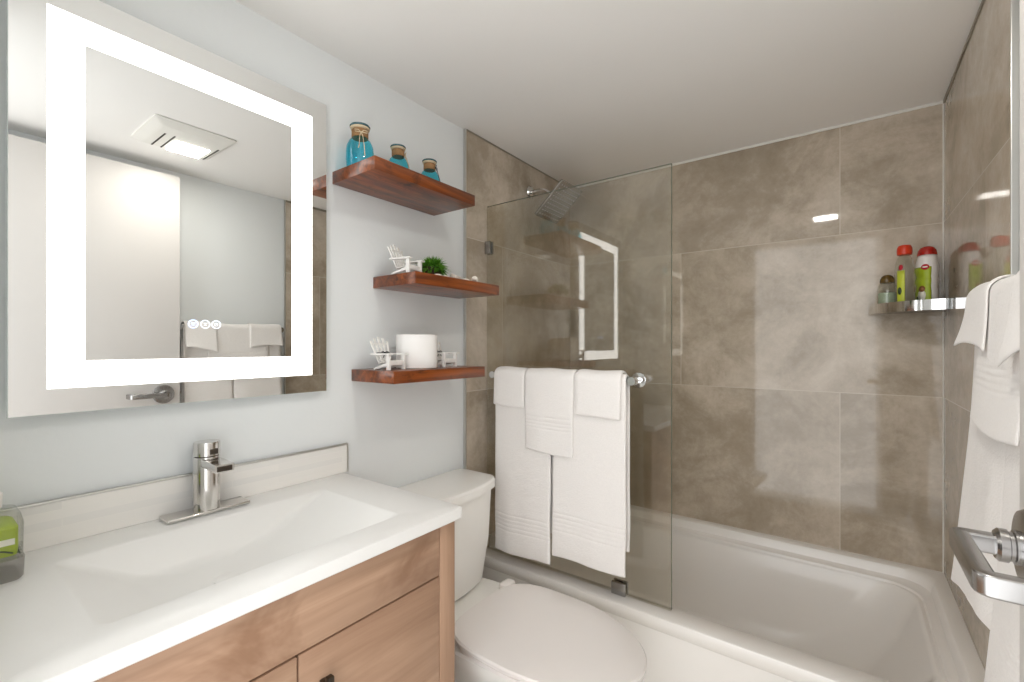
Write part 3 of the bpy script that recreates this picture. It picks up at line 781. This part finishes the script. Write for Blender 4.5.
# plant
pl = thing('potted_plant', 'small bushy green artificial grass plant on the middle shelf', 'plant', (0.112, 1.055, shelves['mid']))
b = bmesh.new(); lathe(b, [(0.024, 0), (0.026, 0.002), (0.031, 0.034), (0.032, 0.038), (0.028, 0.038), (0.027, 0.032)], 28); link('pot', b, M['pot'], pl, smooth='auto')
b = bmesh.new(); rnd = random.Random(3)
for k in range(900):
    az = rnd.uniform(0, 2 * PI); el = math.acos(rnd.uniform(-0.55, 1.0)) ; L = rnd.uniform(0.044, 0.058)
    d = Vector((math.sin(el) * math.cos(az), math.sin(el) * math.sin(az), math.cos(el) * 0.82))
    base = Vector((rnd.uniform(-0.012, 0.012), rnd.uniform(-0.012, 0.012), 0.036)); s = d.cross(Vector((rnd.uniform(-1, 1), rnd.uniform(-1, 1), 1))).normalized() * rnd.uniform(0.0011, 0.0019)
    tip = base + d * L + Vector((0, 0, -0.006 * math.sin(el))); m = base + d * L * 0.6 + Vector((0, 0, 0.003)); nn = d.cross(s).normalized() * 0.0006
    for q in (tip, m, base):
        q.z = max(q.z, 0.004)
    a = [b.verts.new(p) for p in (base - s * 0.6, base + s * 0.6, m + s, tip, m - s)]
    c = b.verts.new(m + nn)
    for p, q in zip(a, a[1:] + a[:1]): b.faces.new((p, q, c))
link('foliage', b, M['leaf'], pl)

# shells
def make_shell(label, loc, rz, s, kind):
    b = bmesh.new()
    if kind == 'scallop':
        n = 40; rings = []
        for q in range(9):
            f = q / 8; ring = []
            for k in range(n):
                a = 2 * PI * k / n; rr = (1 - f) ** 0.6 * (1 + 0.05 * math.cos(a * 12))
                ring.append((s * rr * math.cos(a) * (1.0 if math.cos(a) > -0.6 else 0.9), s * rr * math.sin(a) * 0.9, s * 0.45 * math.sin(f * PI / 2)))
            rings.append(ring)
        loft(b, rings[:-1])
    else:
        pts = []
        for k in range(60):
            f = k / 59; a = f * 5 * 2 * PI; R = s * 0.42 * (1 - f); pts.append((s * (1.9 * f - 0.8), R * 0.62 * math.cos(a), s * 0.42 + R * 0.62 * math.sin(a)))
        rings = []
        for k in range(60):
            f = k / 59; rad = s * 0.40 * (1 - f) + 0.0004; p = pts[k]
            rings.append([(p[0], p[1] + rad * math.cos(2 * PI * q / 14), max(0, p[2] + rad * math.sin(2 * PI * q / 14))) for q in range(14)])
        loft(b, rings)
    o = link('seashell', b, M['shell'], smooth=True); o.location = loc; o.rotation_euler = (0, 0, rz)
    return tag(o, label, 'seashell', 'white seashells on the middle shelf')
zs = shelves['mid']
make_shell('white ribbed seashell directly in front of the green plant', (0.180, 1.012, zs), 0.3, 0.0150, 'scallop')
make_shell('small white ribbed seashell at the right foot of the green plant', (0.180, 1.048, zs), 1.3, 0.0135, 'scallop')
make_shell('long white spiral seashell to the right of the green plant', (0.172, 1.105, zs), 1.1, 0.020, 'spiral')
make_shell('white ribbed seashell between two spiral seashells on the middle shelf', (0.170, 1.150, zs), 0.8, 0.021, 'scallop')
make_shell('white spiral seashell nearest the right end of the middle shelf', (0.172, 1.195, zs), 2.6, 0.020, 'spiral')

# ------------------------------------------------------------------ toilet
TY = 1.104
to = thing('toilet', 'white two-piece toilet with closed lid between the vanity and the bathtub', 'toilet', (0, TY, 0))
def egg(xb, xf, hw, z, n=40, back=0.0, p=2.3):
    """egg outline: back end at xb, front at xf, half width hw"""
    pts = []
    xc = xb + (xf - xb) * 0.42
    for k in range(n):
        a = 2 * PI * k / n; c, s = math.cos(a), math.sin(a)
        ex = 2.0 if c > 0 else p
        rx = (xf - xc) if c > 0 else (xc - xb)
        x = xc + rx * math.copysign(abs(c) ** (2 / ex), c); y = hw * math.copysign(abs(s) ** (2 / ex), s)
        pts.append((x, y, z))
    return pts
b = bmesh.new()
loft(b, [egg(0.10, 0.62, 0.115, 0.0006, p=4), egg(0.10, 0.62, 0.115, 0.02, p=4), egg(0.11, 0.60, 0.105, 0.10, p=4), egg(0.11, 0.62, 0.11, 0.18, p=4), egg(0.10, 0.69, 0.145, 0.27, p=4),
         egg(0.07, 0.76, 0.178, 0.35, p=4.5), egg(0.06, 0.782, 0.186, 0.375, p=4.5), egg(0.06, 0.784, 0.186, 0.388, p=4.5), egg(0.066, 0.776, 0.180, 0.394, p=4.5)])
link('bowl', b, M['porcelain'], to, smooth='auto')
# tank
def tank_ring(x0, x1, bow, hw, r, z, n=7):
    base = rring(x0, x1, -hw, hw, r, z, n); out = []
    for x, y, zz in base:
        f = (x - x0) / (x1 - x0); out.append((x + bow * f * (1 - (y / hw) ** 2), y, zz))
    return out
def tank_ring_fine(x0, x1, bow, hw, r, z):
    pts = []
    n = 8; corner = rring(x0, x1, -hw, hw, r, z, n)
    # front edge subdivided between the last corner and the first
    front = [(x1, -hw + r + (2 * hw - 2 * r) * k / 10, z) for k in range(1, 10)]
    pts = corner + front
    out = []
    for x, y, zz in pts:
        f = (x - x0) / (x1 - x0); out.append((x + bow * f * (1 - (y / hw) ** 2), y, zz))
    return out
b = bmesh.new()
loft(b, [tank_ring_fine(0.030, 0.150, 0.028, 0.150, 0.03, 0.3955), tank_ring_fine(0.022, 0.162, 0.030, 0.163, 0.035, 0.410), tank_ring_fine(0.014, 0.176, 0.034, 0.184, 0.035, 0.56), tank_ring_fine(0.012, 0.180, 0.036, 0.193, 0.035, 0.7315)])
link('tank', b, M['porcelain'], to, smooth='auto')
b = bmesh.new()
loft(b, [tank_ring_fine(0.010, 0.184, 0.038, 0.195, 0.03, 0.732), tank_ring_fine(0.006, 0.190, 0.040, 0.202, 0.032, 0.736), tank_ring_fine(0.006, 0.190, 0.040, 0.202, 0.032, 0.760), tank_ring_fine(0.010, 0.186, 0.039, 0.198, 0.03, 0.767), tank_ring_fine(0.020, 0.176, 0.036, 0.188, 0.03, 0.770)])
link('tank_lid', b, M['porcelain'], to, smooth='auto')
b = bmesh.new()
loft(b, [egg(0.285, 0.800, 0.186, 0.395, 56, p=3.2), egg(0.278, 0.806, 0.192, 0.399, 56, p=3.2), egg(0.278, 0.806, 0.192, 0.408, 56, p=3.2), egg(0.284, 0.800, 0.187, 0.412, 56, p=3.2)])
link('seat', b, M['seat'], to, smooth='auto')
b = bmesh.new()
loft(b, [egg(0.282, 0.806, 0.191, 0.4135, 64, p=3.6), egg(0.276, 0.812, 0.197, 0.417, 64, p=3.6), egg(0.276, 0.813, 0.198, 0.424, 64, p=3.6), egg(0.280, 0.809, 0.194, 0.4290, 64, p=3.6), egg(0.300, 0.780, 0.172, 0.4315, 64, p=3.4), egg(0.38, 0.68, 0.11, 0.4335, 64, p=3), egg(0.48, 0.58, 0.04, 0.434, 64, p=2.5)])
link('lid', b, M['seat'], to, smooth='auto')
for s in (-1, 1):
    link('hinge', bx((0.258, s * 0.145 - 0.028, 0.3955), (0.296, s * 0.145 + 0.028, 0.4300), 0.009, 3), M['seat'], to, smooth='auto')

# ------------------------------------------------------------------ shower head
sh = thing('wall_shower', 'square chrome shower head on an arm from the tiled left wall', 'shower head', (0, 0, 0))
SY = 1.782
b = bmesh.new(); lathe(b, [(0.030, T + 0.0005), (0.030, T + 0.004), (0.024, T + 0.011), (0.012, T + 0.014)], 32, (0, SY, 1.965), 'x'); link('flange', b, M['chrome'], sh, smooth='auto')
pc = Vector((0.169, SY, 1.888)); nrm_ = Vector((0.124, 0, -0.138)).normalized()
b = bmesh.new(); tube(b, sweep_corner([(T + 0.006, SY, 1.965), (0.085, SY, 1.966), pc - nrm_ * 0.045], 0.03, 8), 0.0095, 16); link('arm', b, M['chrome'], sh, smooth='auto')
ux = Vector((0.138, 0, 0.124)).normalized(); uy = Vector((0, 1, 0))
b = bmesh.new(); tube(b, [pc - nrm_ * 0.052, pc - nrm_ * 0.03, pc - nrm_ * 0.006], 0.015, 20); link('swivel', b, M['chrome'], sh, smooth='auto')
rot = Matrix((ux, uy, nrm_)).transposed()
b = bmesh.new(); loft(b, [rring(-0.093, 0.093, -0.093, 0.093, 0.008, -0.006, 4), rring(-0.095, 0.095, -0.095, 0.095, 0.009, -0.004, 4), rring(-0.095, 0.095, -0.095, 0.095, 0.009, 0.003, 4), rring(-0.093, 0.093, -0.093, 0.093, 0.008, 0.005, 4)])
for v in b.verts: v.co = rot @ v.co + pc
link('spray_plate', b, M['nickel'], sh, smooth='auto')
b = bmesh.new()
for i in range(9):
    for k in range(9):
        lathe(b, [(0.0032, 0.0051), (0.0026, 0.0072), (0.001, 0.0076)], 8, (-0.076 + 0.019 * i, -0.076 + 0.019 * k, 0))
for v in b.verts: v.co = rot @ v.co + pc
link('nozzles', b, M['grey_plastic'], sh)

# ------------------------------------------------------------------ corner shelf and bottles
ZS = 1.362; cxs, cys, RS = W - T - 0.0008, YB - 0.0008, 0.208
cs = thing('corner_shelf', 'chrome quarter-round corner shelf with a front rail in the tiled corner', 'corner shelf', (0, 0, 0))
def arc(r, z, n=24): return [(cxs - r * math.cos(PI / 2 * k / n), cys - r * math.sin(PI / 2 * k / n), z) for k in range(n + 1)]
b = bmesh.new()
loft(b, [[(cxs, cys, z)] + arc(r, z) for r, z in ((RS - 0.002, ZS - 0.004), (RS - 0.002, ZS + 0.0))]); link('shelf_plate', b, M['nickel'], cs)
b = bmesh.new()
A = [arc(RS, ZS - 0.006), arc(RS, ZS + 0.028), arc(RS - 0.003, ZS + 0.028), arc(RS - 0.003, ZS - 0.006)]
loft(b, [[a[k] for a in A] for k in range(25)]); link('front_rail', b, M['chrome'], cs, smooth='auto')
zb = ZS + 0.0006
# small clear bottle with a brown dome cap
b1 = thing('small_bottle', 'small clear bottle with an olive brown cap on the corner shelf', 'bottle', (1.333, 2.105, zb))
b = bmesh.new(); lathe(b, [(0.024, 0), (0.028, 0.003), (0.029, 0.03), (0.029, 0.070), (0.026, 0.085), (0.019, 0.094)], 28); link('bottle_body', b, M['clear'], b1, smooth='auto')
b = bmesh.new(); lathe(b, [(0.022, 0.002), (0.0255, 0.005), (0.026, 0.06), (0.024, 0.062)], 28); link('liquid', b, plain('pale green liquid', lin(170, 184, 160), 0.15), b1, smooth='auto')
b = bmesh.new(); lathe(b, [(0.020, 0.0945), (0.0215, 0.097), (0.021, 0.106), (0.016, 0.116), (0.008, 0.121), (0.001, 0.122)], 28); link('cap', b, M['brown_cap'], b1, smooth='auto')
# clear bottle with red flip cap and narrow green label
def oval_rings(prof, flat): return [[(r * math.cos(2 * PI * k / 32), r * flat * math.sin(2 * PI * k / 32), z) for k in range(32)] for r, z in prof]
def front_patch(b, radii, flat, a0, a1, z0, z1, off=0.0006, n=10, m=8):
    """a thin raised label following the bottle front; radii(z) -> r"""
    V = []
    for i in range(m + 1):
        z = z0 + (z1 - z0) * i / m; r = radii(z) + off
        V.append([b.verts.new((r * math.cos(a0 + (a1 - a0) * k / n), r * flat * math.sin(a0 + (a1 - a0) * k / n), z)) for k in range(n + 1)])
    for r0, r1 in zip(V[:-1], V[1:]):
        for k in range(n): b.faces.new((r0[k], r0[k + 1], r1[k + 1], r1[k]))
def interp(prof):
    def f(z):
        for (r0, z0), (r1, z1) in zip(prof[:-1], prof[1:]):
            if z0 <= z <= z1: return r0 + (r1 - r0) * (z - z0) / (z1 - z0 + 1e-9)
        return prof[-1][0]
    return f
def ellipse_patch(b, radii, flat, a, zc, ra, rz_, off=0.0012):
    c = None; ring = []
    for k in range(20):
        t_ = 2 * PI * k / 20; aa = a + ra * math.cos(t_); z = zc + rz_ * math.sin(t_); r = radii(z) + off
        ring.append(b.verts.new((r * math.cos(aa), r * flat * math.sin(aa), z)))
    r = radii(zc) + off + 0.0004; c = b.verts.new((r * math.cos(a), r * flat * math.sin(a), zc))
    for k in range(20): b.faces.new((c, ring[k], ring[(k + 1) % 20]))
b2 = thing('clear_bottle', 'tall clear bottle with an orange red cap on the corner shelf', 'bottle', (1.376, 2.055, zb), math.radians(-95))
P2 = [(0.026, 0), (0.031, 0.004), (0.034, 0.03), (0.035, 0.09), (0.034, 0.13), (0.029, 0.158), (0.021, 0.172), (0.016, 0.177)]
b = bmesh.new(); loft(b, oval_rings(P2, 0.72)); link('bottle_body', b, M['clear'], b2, smooth='auto')
b = bmesh.new(); loft(b, oval_rings([(0.017, 0.1775), (0.021, 0.179), (0.0225, 0.186), (0.022, 0.200), (0.018, 0.208), (0.008, 0.211)], 0.85)); link('cap', b, M['red_cap'], b2, smooth='auto')
def thick(o_mat_parent, name, b, mat, par, t_=0.0004):
    def mods(o):
        m = o.modifiers.new('s', 'SOLIDIFY'); m.thickness = t_; m.offset = 1
    return link(name, b, mat, par, smooth=True, mods=mods)
f2 = interp(P2)
b = bmesh.new(); front_patch(b, f2, 0.72, -0.75, 0.05, 0.018, 0.125); lb = thick(None, 'label', b, M['label_yellow'], b2)
b = bmesh.new(); ellipse_patch(b, f2, 0.72, -0.35, 0.135, 0.22, 0.009); thick(None, 'emblem', b, M['label_red'], lb)
b = bmesh.new(); ellipse_patch(b, f2, 0.72, -0.45, 0.060, 0.2, 0.012); thick(None, 'leaf_print', b, M['label_dark'], lb)
# white ribbed bottle with deep red dome cap
b3 = thing('shampoo_bottle', 'white waisted shampoo bottle with a deep red dome cap on the corner shelf', 'bottle', (1.438, 2.100, zb), math.radians(-92))
P3 = [(0.030, 0), (0.037, 0.003), (0.040, 0.02), (0.0405, 0.055), (0.0365, 0.075), (0.0395, 0.084), (0.0405, 0.094), (0.0362, 0.106), (0.0395, 0.116), (0.041, 0.128), (0.039, 0.148), (0.034, 0.166), (0.031, 0.174)]
b = bmesh.new(); loft(b, oval_rings(P3, 0.7)); link('bottle_body', b, M['white_plastic'], b3, smooth=True)
b = bmesh.new(); loft(b, oval_rings([(0.032, 0.1745), (0.0325, 0.179), (0.030, 0.190), (0.023, 0.199), (0.012, 0.2035), (0.003, 0.2045)], 0.74)); link('cap', b, M['red_dome'], b3, smooth='auto')
f3 = interp(P3)
b = bmesh.new(); front_patch(b, f3, 0.7, -1.35, 0.25, 0.016, 0.135, m=16, n=14); lb = thick(None, 'label', b, M['label_green'], b3)
b = bmesh.new(); ellipse_patch(b, f3, 0.7, -0.25, 0.134, 0.34, 0.009); em = thick(None, 'emblem', b, M['label_red'], lb)
b = bmesh.new(); front_patch(b, f3, 0.7, -0.45, -0.05, 0.132, 0.136, off=0.0024); thick(None, 'emblem_print', b, M['label_white'], lb)
b = bmesh.new(); ellipse_patch(b, f3, 0.7, -0.55, 0.045, 0.36, 0.018); thick(None, 'fruit_print', b, M['label_white'], lb)
b = bmesh.new(); ellipse_patch(b, f3, 0.7, -0.55, 0.066, 0.30, 0.010, off=0.0016); thick(None, 'fruit_print', b, M['fruit'], lb)
b = bmesh.new(); ellipse_patch(b, f3, 0.7, -0.98, 0.034, 0.16, 0.010, off=0.0016); thick(None, 'leaf_print', b, M['label_dark'], lb)
for o_, k_ in ((b1, (1.0, 1.0, 1.08)), (b2, (1.1, 1.1, 1.06)), (b3, (1.10, 1.10, 1.07))): o_.scale = k_
